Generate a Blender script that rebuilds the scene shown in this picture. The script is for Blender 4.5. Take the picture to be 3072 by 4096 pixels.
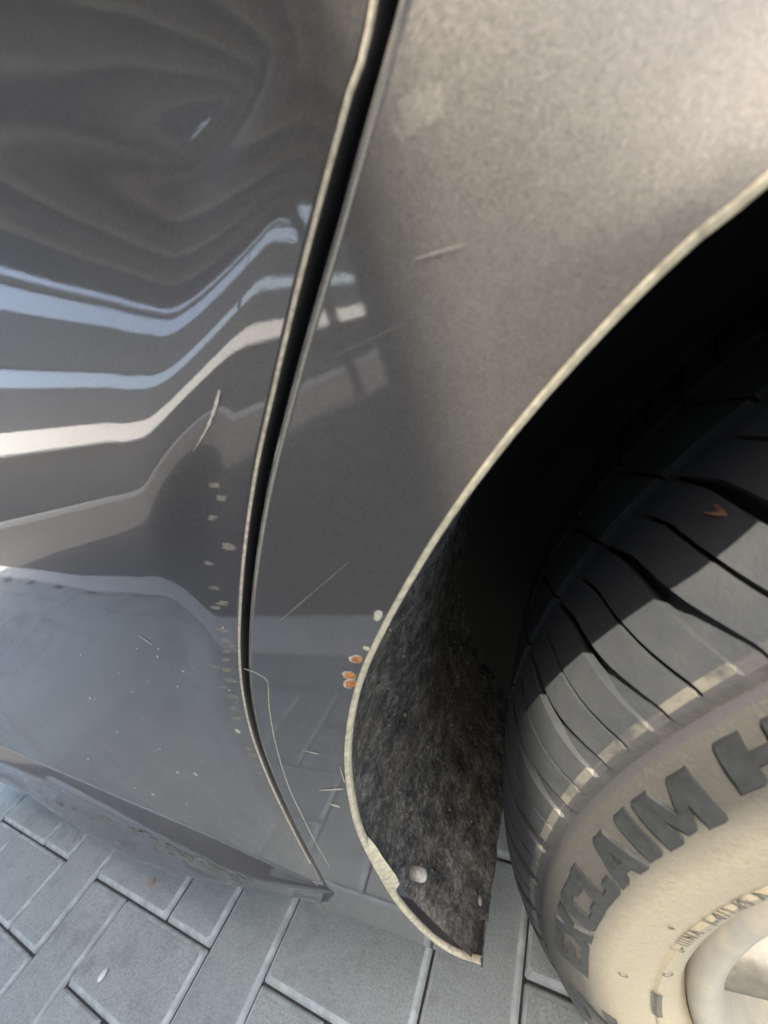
import bpy, math, random
import numpy as np
from mathutils import Vector, Matrix, noise

random.seed(7)
scene = bpy.context.scene
col = scene.collection
for o in list(bpy.data.objects):
    bpy.data.objects.remove(o)

# ------------------------------------------------------------------ camera
# car frame: +X to the rear of the car, +Y into the car, +Z up, origin on the
# ground under the rear axle at the outer face of the tyre.
CAM = np.array([-0.248216, -0.086701, 0.63386])
ROT = np.array([[0.86949, 0.363984, -0.33392],
                [-0.132712, -0.479019, -0.867714],
                [-0.475788, 0.798784, -0.368198]])      # rows: right, down, forward
FPX = 1651.26                                           # focal length in pixels of a 3072 px wide picture
ZC = 0.31227                                            # wheel centre height
cam_d = bpy.data.cameras.new('camera')
cam = bpy.data.objects.new('camera', cam_d)
col.objects.link(cam)
M = Matrix([[ROT[0][k], -ROT[1][k], -ROT[2][k]] for k in range(3)]).to_4x4()
M.translation = Vector(CAM)
cam.matrix_world = M
cam_d.sensor_fit = 'HORIZONTAL'
cam_d.sensor_width = 36
cam_d.lens = 36 * FPX / 3072
cam_d.clip_start = 0.005
cam_d.clip_end = 500
cam_d.dof.use_dof = True
cam_d.dof.focus_distance = 0.27
cam_d.dof.aperture_fstop = 17
scene.camera = cam

# ------------------------------------------------------------------ light
SUN_AZ, SUN_EL = math.radians(12), math.radians(70)      # azimuth from -Y towards +X
sdir = Vector((math.sin(SUN_AZ) * math.cos(SUN_EL), -math.cos(SUN_AZ) * math.cos(SUN_EL), math.sin(SUN_EL)))
w = bpy.data.worlds.new('World')
scene.world = w
w.use_nodes = True
nt = w.node_tree
sky = nt.nodes.new('ShaderNodeTexSky')
sky.sky_type = 'NISHITA'
sky.sun_disc = False
sky.sun_elevation = SUN_EL
sky.sun_rotation = math.atan2(sdir.x, sdir.y)
sky.air_density = 1.0
sky.dust_density = 3.0
sky.ozone_density = 0.6
nt.links.new(sky.outputs[0], nt.nodes['Background'].inputs[0])
nt.nodes['Background'].inputs[1].default_value = 0.15
sl = bpy.data.lights.new('sun', 'SUN')
sl.energy = 3.2
sl.angle = math.radians(0.55)
sl.color = (1.0, 0.925, 0.82)
sun = bpy.data.objects.new('sun', sl)
sun.rotation_euler = (-sdir).to_track_quat('-Z', 'Y').to_euler()
sun.location = (1, -4, 6)
col.objects.link(sun)
scene.view_settings.view_transform = 'Standard'
scene.view_settings.look = 'None'
scene.view_settings.gamma = 1
scene.view_settings.exposure = 2.35
scene.view_settings.use_white_balance = True          # the phone balanced for the blue shade under the canopy
scene.view_settings.white_balance_temperature = 7000
scene.view_settings.white_balance_tint = 8

# ------------------------------------------------------------------ helpers
def ray(px, py):                       # direction for a position in the 1659 px wide view
    k = 3072 / 1659
    d = np.array([(px * k - 1536) / FPX, (py * k - 2048) / FPX, 1.0])
    return d @ ROT

def sm(a, b, x):
    t = min(1.0, max(0.0, (x - a) / (b - a)))
    return t * t * (3 - 2 * t)

_zt = [-0.6, -0.34, -0.16, -0.10, -0.05, -0.02, 0, 0.03, 0.05, 0.08, 0.11, 0.15, 0.22, 0.6]
_tt = [-0.03, -0.03, -0.035, -0.060, -0.140, -0.115, 0, 0.115, 0.160, 0.176, 0.125, 0.050, 0.01, 0.01]
_zz = np.linspace(-0.6, 0.6, 1201)
_kk = np.exp(-0.5 * (np.arange(-40, 41) / 9.0) ** 2)
_ts = np.convolve(np.pad(np.interp(_zz, _zt, _tt), 40, mode='edge'), _kk / _kk.sum(), mode='valid')
_pp = np.cumsum(_ts) * (_zz[1] - _zz[0])
_pp -= np.interp(0.0, _zz, _pp)
def crown_door(d):
    return float(np.interp(d, _zz, _pp))

def body(x, z):
    """Y of the outer body skin at (x, z): flat flare round the wheel arch, fuller door."""
    r = math.hypot(x, z - ZC)
    k = sm(0.10, 0.22, -x)
    wd = sm(0.460, 0.488 + max(0.0, 0.54 - z) * 0.5 + max(0.0, z - 0.680) * 2.0, r) * k
    y = (0.23 * (0.52 - z) ** 2 if z < 0.52 else 0.0) * (1 - wd)
    if x > -0.30:
        u = max(0.0, z - 0.634)
        v = u * u / (u + 0.006)
        y += 0.92 * sm(-0.268, -0.17, x) * 0.045 * (1 - math.exp(-v / 0.045)) * (1 - sm(0.0, 0.3, x) * 0.6)
    if wd > 0:
        t = max(0.0, -0.46 - x)
        y += 0.034 * t * t / (t + 0.08)
        z0 = 0.602 + 0.17 * min(0.15, max(0.0, r - 0.5))
        y += (crown_door(z - z0) - 0.0030) * wd
    return y

def on_body(px, py):
    d = ray(px, py)
    Y = 0.0
    for _ in range(25):
        P = CAM + d * ((Y - CAM[1]) / d[1])
        Y = 0.5 * Y + 0.5 * body(P[0], P[2])
    return P

def at_y(px, py, Y):
    d = ray(px, py)
    return CAM + d * ((Y - CAM[1]) / d[1])

def at_z(px, py, z):
    d = ray(px, py)
    return CAM + d * ((z - CAM[2]) / d[2])

def link(name, mesh, mat=None, parent=None):
    o = bpy.data.objects.new(name, mesh)
    col.objects.link(o)
    if parent is not None:
        o.parent = parent
    if mat is not None and not mesh.materials:
        mesh.materials.append(mat)
    return o

def mesh_of(name, verts, faces, smooth=True):
    me = bpy.data.meshes.new(name)
    me.from_pydata([tuple(map(float, v)) for v in verts], [], faces)
    if smooth:
        me.polygons.foreach_set('use_smooth', [True] * len(me.polygons))
    me.update()
    return me

class MB:
    def __init__(self):
        self.v, self.f = [], []
    def grid(self, rows, close_u=False, close_v=False, flip=False):
        n, m, b = len(rows), len(rows[0]), len(self.v)
        for r in rows:
            self.v.extend(r)
        for i in range(n if close_v else n - 1):
            for j in range(m if close_u else m - 1):
                a, c = b + i * m + j, b + i * m + (j + 1) % m
                d, e = b + ((i + 1) % n) * m + (j + 1) % m, b + ((i + 1) % n) * m + j
                self.f.append((a, e, d, c) if flip else (a, c, d, e))
        return b
    def box(self, x0, x1, y0, y1, z0, z1):
        b = len(self.v)
        self.v += [(x, y, z) for z in (z0, z1) for y in (y0, y1) for x in (x0, x1)]
        self.f += [tuple(b + k for k in q) for q in ((0, 2, 3, 1), (4, 5, 7, 6), (0, 1, 5, 4), (2, 6, 7, 3), (0, 4, 6, 2), (1, 3, 7, 5))]
    def tube(self, pts, rad, n=8, cap=True):
        pts = [Vector(p) for p in pts]
        rows = []
        for i, p in enumerate(pts):
            t = (pts[min(i + 1, len(pts) - 1)] - pts[max(i - 1, 0)]).normalized()
            u = t.orthogonal().normalized() if i == 0 else (u - t * u.dot(t)).normalized()
            v = t.cross(u)
            rr = rad[i] if isinstance(rad, (list, tuple)) else rad
            rows.append([p + (u * math.cos(2 * math.pi * k / n) + v * math.sin(2 * math.pi * k / n)) * rr for k in range(n)])
        b = self.grid(rows, close_u=True)
        if cap:
            self.f.append(tuple(b + k for k in range(n))[::-1])
            e = b + (len(rows) - 1) * n
            self.f.append(tuple(e + k for k in range(n)))
    def build(self, name, mat, parent=None, smooth=True):
        return link(name, mesh_of(name, self.v, self.f, smooth), mat, parent)

def tag(o, label, cat, group=None, kind=None):
    o['label'] = label
    if cat:
        o['category'] = cat
    if group:
        o['group'] = group
    if kind:
        o['kind'] = kind
    return o

def empty(name, loc=(0, 0, 0)):
    o = bpy.data.objects.new(name, None)
    o.empty_display_size = 0.1
    o.location = loc
    col.objects.link(o)
    return o

def resample(pts, n):
    pts = np.array(pts, float)
    # centripetal smoothing by Catmull-Rom, then even spacing
    dense = []
    P = np.vstack([2 * pts[0] - pts[1], pts, 2 * pts[-1] - pts[-2]])
    for i in range(1, len(P) - 2):
        p0, p1, p2, p3 = P[i - 1:i + 3]
        for t in np.linspace(0, 1, 24, endpoint=False):
            dense.append(0.5 * ((2 * p1) + (-p0 + p2) * t + (2 * p0 - 5 * p1 + 4 * p2 - p3) * t * t + (-p0 + 3 * p1 - 3 * p2 + p3) * t ** 3))
    dense.append(P[-2])
    dense = np.array(dense)
    L = np.r_[0, np.cumsum(np.linalg.norm(np.diff(dense, axis=0), axis=1))]
    q = np.linspace(0, L[-1], n)
    return np.stack([np.interp(q, L, dense[:, k]) for k in range(dense.shape[1])], 1)

# ------------------------------------------------------------------ materials
class NT:
    def __init__(self, name):
        self.m = bpy.data.materials.new(name)
        self.m.use_nodes = True
        self.t = self.m.node_tree
        self.b = self.t.nodes['Principled BSDF']
    def n(self, kind, **kw):
        nd = self.t.nodes.new(kind)
        for k, v in kw.items():
            if k.startswith('i_'):
                nd.inputs[k[2:].replace('_', ' ')].default_value = v
            else:
                setattr(nd, k, v)
        return nd
    def l(self, a, b):
        self.t.links.new(a, b)
    def coord(self):
        return self.n('ShaderNodeTexCoord').outputs['Object']
    def noise(self, scale, detail=4, rough=0.6, vec=None, stretch=None):
        nd = self.n('ShaderNodeTexNoise', i_Scale=scale, i_Detail=detail, i_Roughness=rough)
        v = vec or self.coord()
        if stretch:
            mp = self.n('ShaderNodeMapping')
            mp.inputs['Scale'].default_value = stretch
            self.l(v, mp.inputs['Vector'])
            v = mp.outputs[0]
        self.l(v, nd.inputs['Vector'])
        return nd.outputs['Fac']
    def ramp(self, fac, stops):
        nd = self.n('ShaderNodeValToRGB')
        e = nd.color_ramp.elements
        while len(e) < len(stops):
            e.new(0.5)
        for k, (p, c) in zip(e, stops):
            k.position = p
            k.color = (*c, 1) if len(c) == 3 else c
        self.l(fac, nd.inputs['Fac'])
        return nd.outputs['Color']
    def math(self, op, a, b=None, clamp=False):
        nd = self.n('ShaderNodeMath', operation=op, use_clamp=clamp)
        for k, x in enumerate((a, b)):
            if x is None:
                continue
            if isinstance(x, (int, float)):
                nd.inputs[k].default_value = x
            else:
                self.l(x, nd.inputs[k])
        return nd.outputs[0]
    def mix(self, fac, a, b):
        nd = self.n('ShaderNodeMix', data_type='RGBA')
        for x, s in ((fac, nd.inputs[0]), (a, nd.inputs[6]), (b, nd.inputs[7])):
            if isinstance(x, (int, float)):
                s.default_value = x
            elif isinstance(x, tuple):
                s.default_value = (*x, 1)
            else:
                self.l(x, s)
        return nd.outputs[2]
    def bump(self, h, strength, dist=0.001, normal=None):
        nd = self.n('ShaderNodeBump', i_Strength=strength, i_Distance=dist)
        self.l(h, nd.inputs['Height'])
        if normal is not None:
            self.l(normal, nd.inputs['Normal'])
        return nd.outputs[0]
    def set(self, **kw):
        for k, v in kw.items():
            s = self.b.inputs[k.replace('_', ' ')]
            if hasattr(v, 'is_linked') or hasattr(v, 'links'):
                self.l(v, s)
            else:
                s.default_value = (*v, 1) if isinstance(v, tuple) and len(v) == 3 else v
        return self
    def sep(self, v):
        nd = self.n('ShaderNodeSeparateXYZ')
        self.l(v, nd.inputs[0])
        return nd.outputs

def simple(name, c, rough=0.6, metallic=0.0, var=0.25, scale=40, bump=0.0, **kw):
    m = NT(name)
    f = m.noise(scale, 5)
    m.set(Base_Color=m.ramp(f, [(0.3, tuple(x * (1 - var) for x in c)), (0.7, tuple(min(1, x * (1 + var)) for x in c))]),
          Roughness=rough, Metallic=metallic, **kw)
    if bump:
        m.set(Normal=m.bump(f, bump, 0.002))
    return m.m

def paint(name, dust=0.25, low=0.0, smear=None, rough=0.42):
    m = NT(name)
    co = m.coord()
    # metal flakes: each cell its own tilt and tint
    vo = m.n('ShaderNodeTexVoronoi', feature='F1', i_Scale=3600.0)
    m.l(co, vo.inputs['Vector'])
    big = m.noise(1100, 2, 0.6)
    sub = m.n('ShaderNodeVectorMath', operation='SUBTRACT')
    m.l(vo.outputs['Color'], sub.inputs[0])
    sub.inputs[1].default_value = (0.5, 0.5, 0.5)
    sc = m.n('ShaderNodeVectorMath', operation='SCALE')
    m.l(sub.outputs[0], sc.inputs[0])
    sc.inputs['Scale'].default_value = 0.10
    geo = m.n('ShaderNodeNewGeometry')
    ad = m.n('ShaderNodeVectorMath', operation='ADD')
    m.l(geo.outputs['Normal'], ad.inputs[0])
    m.l(sc.outputs[0], ad.inputs[1])
    no = m.n('ShaderNodeVectorMath', operation='NORMALIZE')
    m.l(ad.outputs[0], no.inputs[0])
    base = m.ramp(m.math('ADD', m.math('MULTIPLY', m.sep(vo.outputs['Color'])[0], 0.5), m.math('MULTIPLY', big, 0.5)),
                  [(0.2, (0.118, 0.112, 0.109)), (0.8, (0.178, 0.169, 0.165))])
    # film of road dust: cloudy, speckled, thicker low on the flank where the wheels throw it
    d1 = m.noise(14, 6, 0.7)
    d2 = m.noise(260, 5, 0.75)
    sx = m.sep(co)
    amt = m.math('ADD', dust, m.math('MULTIPLY', m.math('SUBTRACT', 0.56, sx[2], True), low), True)
    dm = m.math('MULTIPLY', m.math('MULTIPLY', d1, d2), m.math('MULTIPLY', amt, 2.0), True)
    if smear:
        for (cx, cz, rad, st) in smear:
            dx = m.math('DIVIDE', m.math('SUBTRACT', sx[0], cx), rad)
            dz = m.math('DIVIDE', m.math('SUBTRACT', sx[2], cz), rad * 0.8)
            dist = m.math('SQRT', m.math('ADD', m.math('MULTIPLY', dx, dx), m.math('MULTIPLY', dz, dz)))
            nz = m.noise(300, 4, 0.6, None, (1.0, 1.0, 0.45))
            k = m.math('ADD', m.math('SUBTRACT', 1.0, dist), m.math('MULTIPLY', m.math('SUBTRACT', nz, 0.5), 7.0))
            dm = m.math('MAXIMUM', dm, m.math('MULTIPLY', m.ramp(k, [(0.40, (0, 0, 0)), (0.52, (1, 1, 1))]), st))
    colr = m.mix(dm, base, (0.29, 0.272, 0.24))
    rg = m.math('ADD', m.math('MULTIPLY', dm, 0.5), rough, True)
    cr = m.math('ADD', m.math('MULTIPLY', dm, 0.30), 0.012, True)
    met = m.math('SUBTRACT', 0.82, dm, True)
    m.set(Base_Color=colr, Roughness=rg, Metallic=met, Normal=no.outputs[0])
    ob = m.bump(m.noise(900, 2), 0.006, 0.001)
    m.set(Coat_Weight=m.math('SUBTRACT', 1.0, m.math('MULTIPLY', dm, 0.6), True), Coat_Roughness=cr, Coat_IOR=1.75, Coat_Normal=ob)
    return m.m

PAINT = paint('grey_metallic_paint', 0.10, 5.0)
_s1, _s2 = on_body(905, 235), on_body(850, 120)
PAINT_Q = paint('grey_metallic_paint_smeared', 0.16, 0.3, rough=0.50, smear=[(_s1[0], _s1[2], 0.0040, 0.20), (_s2[0], _s2[2], 0.0055, 0.14)])
PAINT_LOW = paint('grey_metallic_paint_skirt', 0.2)
PAINT_HEM = paint('grey_metallic_paint_clean', 0.03)
LIPDUST_LIT = simple('dusty_lit_lip', (0.60, 0.53, 0.40), 0.5, 0.1, 0.3, 300, 0.2)
EDGE_HIGHLIGHT = simple('painted_edge_highlight', (0.60, 0.53, 0.41), 0.45, 0.2, 0.35, 500)
BLACK = simple('black_seal', (0.012, 0.012, 0.012), 0.8)
CHIP = simple('chipped_primer', (0.23, 0.21, 0.175), 0.7, 0, 0.35, 900)
RUST = simple('rust', (0.52, 0.22, 0.07), 0.85, 0, 0.4, 900, 0.5)
PALE = simple('pale_chip_and_reflection', (0.62, 0.58, 0.48), 0.7, 0, 0.2, 800, 0.3)

# ------------------------------------------------------------------ ground
TH = math.radians(1.5)
U = 0.1
def paver_to_car(b, a):
    px, py = b * U, a * U
    return (px * math.cos(TH) + py * math.sin(TH) - 1.0966, -px * math.sin(TH) + py * math.cos(TH) - 0.0021)

def paver_mat():
    m = NT('grey_concrete_paver')
    oi = m.n('ShaderNodeObjectInfo')
    wo = m.n('ShaderNodeNewGeometry').outputs['Position']
    f1 = m.noise(9, 5, 0.6, wo)
    f2 = m.noise(420, 3, 0.7, wo)
    f3 = m.noise(60, 4, 0.6, wo)
    c = m.ramp(m.math('ADD', m.math('MULTIPLY', f1, 0.6), m.math('MULTIPLY', f3, 0.4)),
               [(0.3, (0.31, 0.342, 0.332)), (0.7, (0.42, 0.455, 0.443))])
    c = m.mix(m.math('MULTIPLY', m.ramp(f2, [(0.35, (1, 1, 1)), (0.55, (0, 0, 0))]), 0.45), c, (0.11, 0.115, 0.112))
    c = m.mix(m.math('MULTIPLY', m.ramp(f2, [(0.62, (0, 0, 0)), (0.72, (1, 1, 1))]), 0.35), c, (0.42, 0.42, 0.40))
    st = m.ramp(m.noise(22, 6, 0.7, wo), [(0.52, (0, 0, 0)), (0.66, (0.55, 0.55, 0.55))])
    c = m.mix(st, c, (0.20, 0.212, 0.203))
    c2 = m.mix(m.math('MULTIPLY', oi.outputs['Random'], 0.35), c, (0.22, 0.235, 0.228))
    m.set(Base_Color=c2, Roughness=0.75, Normal=m.bump(m.math('ADD', f2, m.math('MULTIPLY', f3, 0.6)), 0.35, 0.0012))
    return m.m
PAVER = paver_mat()
ARRIS = simple('pale_paver_arris', (0.43, 0.465, 0.455), 0.75, 0, 0.3, 45, 0.15)  # chamfers paler than the tops, skylight put into their colour
SAND = simple('joint_sand', (0.055, 0.052, 0.046), 0.95, 0, 0.5, 300, 0.6)
ASPHALT = simple('asphalt', (0.05, 0.05, 0.052), 0.9, 0, 0.3, 160, 0.5)

g = MB()
g.v = [(-150, -150, -0.03), (150, -150, -0.03), (150, 150, -0.03), (-150, 150, -0.03)]
g.f = [(0, 1, 2, 3)]
gr = g.build('ground', ASPHALT, None, False)
gr['kind'] = 'structure'
EDGE = -0.66                                   # outer edge of the paving, along the car
g = MB()
g.box(-5.4, 1.9, EDGE + 0.015, 2.6, -0.029, -0.0075)
pave = g.build('pavement', SAND, None, False)
pave['kind'] = 'structure'

def paver_mesh(lx, ly, ch=0.0062, gap=0.0028, h=0.026):
    m = MB()
    x0, x1, y0, y1 = gap / 2, lx - gap / 2, gap / 2, ly - gap / 2
    rings = [(0.0, -h), (0.0, -0.0062), (0.0022, -0.0028), (ch, -0.0004), (ch + 0.002, 0.0)]
    rows = []
    for ins, z in rings:
        c = 0.0022 + ins * 0.25
        a0, a1, b0, b1 = x0 + ins, x1 - ins, y0 + ins, y1 - ins
        rows.append([(a0 + c, b0, z), (a1 - c, b0, z), (a1, b0 + c, z), (a1, b1 - c, z), (a1 - c, b1, z), (a0 + c, b1, z), (a0, b1 - c, z), (a0, b0 + c, z)])
    b = m.grid(rows, close_u=True)
    m.f.append(tuple(b + 4 * 8 + k for k in range(8)))
    me = mesh_of('paver', m.v, m.f, False)
    me.materials.append(PAVER)
    me.materials.append(ARRIS)
    for p in me.polygons:
        if 8 <= p.index < 24:
            p.material_index = 1
    return me
PH, PV = paver_mesh(0.2, 0.1), paver_mesh(0.1, 0.2)
rest = MB()
cands = []
for a in range(-9, 28):
    for b in range(-46, 28):
        kind = None
        if (b + a) % 4 == 0:
            kind, cb, ca = 'H', b + 1, a + 0.5
        elif (b + a) % 4 == 2:
            kind, cb, ca = 'V', b + 0.5, a + 1
        if kind:
            X, Y = paver_to_car(cb, ca)
            if Y - (0.1 if kind == 'V' else 0.05) < EDGE + 0.02 or X > 1.85 or X < -5.3 or Y > 2.5:
                continue
            d = math.hypot(X + 0.8, Y * 1.6)
            cands.append((d, kind, b, a))
cands.sort()
for k, (d, kind, b, a) in enumerate(cands):
    x, y = paver_to_car(b, a)
    rz = -TH + random.uniform(-0.006, 0.006)
    z = random.uniform(-0.0012, 0.0004)
    me = PH if kind == 'H' else PV
    clip = y < EDGE + 0.163 + 0.004
    if k < 200 and not clip:
        o = bpy.data.objects.new('paver', me)
        col.objects.link(o)
        o.location = (x, y, z)
        o.rotation_euler = (random.uniform(-0.005, 0.005), random.uniform(-0.005, 0.005), rz)
        o.parent = pave
    else:
        c_, s_ = math.cos(rz), math.sin(rz)
        base = len(rest.v)
        rest.v += [(x + v.co.x * c_ - v.co.y * s_, max(EDGE + 0.163, y + v.co.x * s_ + v.co.y * c_), z + v.co.z) for v in me.vertices]
        rest.f += [tuple(base + i for i in p.vertices) for p in me.polygons]
ro = rest.build('distant_paving', PAVER, pave, False)
ro['kind'] = 'stuff'

# ------------------------------------------------------------------ car
car = empty('parked_car')
tag(car, 'dark grey metallic car with chipped rear door edge and dusty rear wheel', 'car')

# --- outlines read off the body side
ARCH_PX = [(1659, 370), (1500, 500), (1300, 700), (1100, 930), (960, 1120), (880, 1250), (820, 1360), (775, 1460), (752, 1550),
           (744, 1640), (752, 1720), (772, 1800), (812, 1880), (862, 1960), (930, 2030), (985, 2065), (1040, 2084)]
GAP_PX = [(790, 0), (738, 200), (680, 420), (630, 620), (580, 840), (546, 1000), (524, 1150), (513, 1280), (510, 1400),
          (519, 1500), (543, 1600), (583, 1700), (632, 1800), (676, 1880)]
arch_xz = [on_body(*p)[[0, 2]] for p in ARCH_PX]
# the part of the arch past the frame: same radius round the wheel
r0 = math.hypot(arch_xz[0][0], arch_xz[0][1] - ZC)
a0 = math.atan2(arch_xz[0][1] - ZC, -arch_xz[0][0])
over = [np.array((-r0 * math.cos(a), ZC + r0 * math.sin(a))) for a in np.radians(np.linspace(190, math.degrees(a0) + 6, 24))]
ARCH = resample(over + arch_xz, 260)
gap_in = [on_body(*p)[[0, 2]] for p in GAP_PX]
top = gap_in[0]
GAPTOP = [top + np.array(v) for v in ((0.075, 0.30), (0.066, 0.20), (0.048, 0.10), (0.022, 0.032))]
GAP = resample(GAPTOP + gap_in, 200)
CORNER = on_body(694, 1912)[[0, 2]]

def out_normals(poly, sign):
    t = np.gradient(poly, axis=0)
    t /= np.linalg.norm(t, axis=1)[:, None] + 1e-12
    return np.stack([t[:, 1], -t[:, 0]], 1) * sign

def skin(name, rows, bounds, mat, parent, rho=0.0016, depth=0.014):
    """rows: grid of (x, z); bounds: list of (list of grid indices, sign, rho, depth) with rolled edges."""
    n, m = len(rows), len(rows[0])
    mb = MB()
    mb.grid([[(p[0], body(p[0], p[1]), p[1]) for p in r] for r in rows])
    for idx, sign, rho, depth in bounds:
        poly = np.array([rows[i][j] for i, j in idx])
        nn = out_normals(poly, sign)
        prof = [(rho * math.sin(f), rho * (1 - math.cos(f))) for f in np.radians((25, 50, 72, 90))] + [(rho, rho + depth * 0.4), (rho - 0.0004, depth)]
        prev = [i * m + j for i, j in idx]
        for (o_, dy) in prof:
            cur = len(mb.v)
            for (p, q) in zip(poly, nn):
                mb.v.append((p[0] + q[0] * o_, body(p[0], p[1]) + dy, p[1] + q[1] * o_))
            for k in range(len(prev) - 1):
                f = (prev[k], prev[k + 1], cur + k + 1, cur + k)
                mb.f.append(f)
            prev = list(range(cur, cur + len(poly)))
    o = mb.build(name, mat, parent)
    return o

# --- rear door
XL = -1.46
gap_d = list(GAP) + [CORNER + np.array(v) for v in ((0.0012, 0.008), (0.0018, 0.004), (0.0006, 0.0012), (-0.003, 0.0))]
gap_d = np.array(gap_d)
nrow = len(gap_d)
zb = CORNER[1]
ncol = 150
rows = []
Lz = np.linspace(gap_d[0][1], zb, nrow)
L2 = np.interp(np.linspace(0, 1, nrow), [0, 1], [gap_d[0][1], zb])
for i, gpt in enumerate(gap_d):
    f = i / (nrow - 1)
    lz = gap_d[0][1] * (1 - f) + zb * f
    lz = max(lz, zb) if i < nrow - 1 else zb
    row = []
    for j in range(ncol):
        t = (j / (ncol - 1)) ** 1.9
        x = gpt[0] * (1 - t) + XL * t
        z = gpt[1] * (1 - t) + lz * t
        row.append((x, z))
    rows.append(row)
bd = [(i, 0) for i in range(nrow)] + [(nrow - 1, j) for j in range(1, ncol)]
door = skin('rear_door', rows, [(bd, -1, 0.0016, 0.026)], PAINT, car)

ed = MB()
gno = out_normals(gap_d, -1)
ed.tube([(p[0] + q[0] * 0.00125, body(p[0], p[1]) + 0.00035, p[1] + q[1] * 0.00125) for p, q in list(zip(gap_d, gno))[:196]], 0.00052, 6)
ed.build('door_edge_highlight', EDGE_HIGHLIGHT, door)  # pale tube painted as the sun's highlight along the door edge
hem = MB()
hem.tube([(x, body(x, zb) + 0.0004, zb - 0.0004) for x in np.linspace(CORNER[0] - 0.004, XL, 120)], 0.0017, 10)
hem.build('door_hem', PAINT_HEM, door)
# --- rear quarter panel between the door gap and the wheel arch
GW = 0.0052
gn = out_normals(GAP, -1)
QG = GAP + gn * (GW + 0.0016)
tipb = [CORNER + np.array((0.0085, 0.004)), CORNER + np.array((0.0065, -0.010)), CORNER + np.array((-0.004, -0.030)), CORNER + np.array((-0.020, -0.052))]
bot_px = [(700, 1957), (830, 2012), (930, 2055), (1000, 2083)]
bot = [at_z(px, py, 0.192)[[0, 2]] for px, py in bot_px]
outer_low = resample(list(QG[::10]) + [QG[-1]] + tipb + bot + [np.array(ARCH[-1]) + np.array((-0.003, -0.002))], 240)
# pair it with the arch from the gap's top downwards
ang = np.degrees(np.arctan2(ARCH[:, 1] - ZC, -ARCH[:, 0]))
k0 = int(np.argmin(abs(ang - 78)))
inner_low = resample(ARCH[k0:], 240)
# let the pairing follow the nearest angle, not plain arc length
sa = np.r_[0, np.cumsum(np.linalg.norm(np.diff(inner_low, axis=0), axis=1))]; sa /= sa[-1]
so = np.r_[0, np.cumsum(np.linalg.norm(np.diff(outer_low, axis=0), axis=1))]; so /= so[-1]
keys_o = [0.0, 0.0, 0.0, 0.0]
def oat(P, s, q):
    return np.stack([np.interp(q, s, P[:, k]) for k in (0, 1)], 1)
def near(P, pt):
    return int(np.argmin(np.linalg.norm(P - pt, axis=1)))
c_i = so[near(outer_low, CORNER + np.array((0.007, -0.004)))]
pairs_o = [0, so[near(outer_low, QG[60])], so[near(outer_low, QG[110])], so[near(outer_low, QG[150])], so[near(outer_low, QG[185])], c_i, so[near(outer_low, bot[0])], 1]
pin = [near(inner_low, on_body(*p)[[0, 2]]) for p in ((1500, 500), (900, 1220), (748, 1600), (775, 1805), (820, 1895), (870, 1968))]
pairs_i = [0] + [sa[k] for k in pin] + [1]
qq = np.linspace(0, 1, 240)
po, pi_ = oat(outer_low, so, np.interp(qq, np.linspace(0, 1, 8), pairs_o)), oat(inner_low, sa, np.interp(qq, np.linspace(0, 1, 8), pairs_i))
# rear half: outline box round the arch
rear_in = ARCH[:k0 + 1][::-1]
R_out = resample([outer_low[0], (0.15, outer_low[0][1] + 0.01), (0.6, outer_low[0][1]), (0.85, 0.85), (0.85, 0.5), (0.8, 0.24), (0.45, 0.22)], 60)
R_in = resample(rear_in[::6], 60)
rows = []
ncq = 40
for a_, b_ in list(zip(R_in[::-1], R_out[::-1]))[:-1] + list(zip(pi_, po)):
    rows.append([tuple(a_ * (1 - t) + b_ * t) for t in [(j / (ncq - 1)) for j in range(ncq)]])
nq = len(rows)
k1 = len(R_in) - 1
quarter = skin('rear_quarter_panel', rows,
               [([(i, ncq - 1) for i in range(k1, nq)], 1, 0.0014, 0.026)], PAINT_Q, car)
# rolled, dusty lip of the wheel arch, its cream painting in light off the tyre
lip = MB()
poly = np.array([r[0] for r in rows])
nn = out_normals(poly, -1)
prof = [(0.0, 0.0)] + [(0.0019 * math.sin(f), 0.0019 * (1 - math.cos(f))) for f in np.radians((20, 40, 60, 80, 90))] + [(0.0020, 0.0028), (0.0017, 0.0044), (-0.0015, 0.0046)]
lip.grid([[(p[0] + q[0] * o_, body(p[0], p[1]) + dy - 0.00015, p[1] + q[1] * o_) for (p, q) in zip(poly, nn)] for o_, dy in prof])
lip.build('arch_lip', LIPDUST_LIT, quarter)

# --- black rubber behind the door gap and the dark inner shell of the body
jm = MB()
jm.grid([[(p[0] + dx, body(p[0], p[1]) + 0.0235 + dy, p[1] + dz) for p in gap_d] for dx, dz, dy in ((-0.03, 0, 0.004), (0.012, 0.006, 0.0))])
jm.build('door_seal', BLACK, car)

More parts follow.
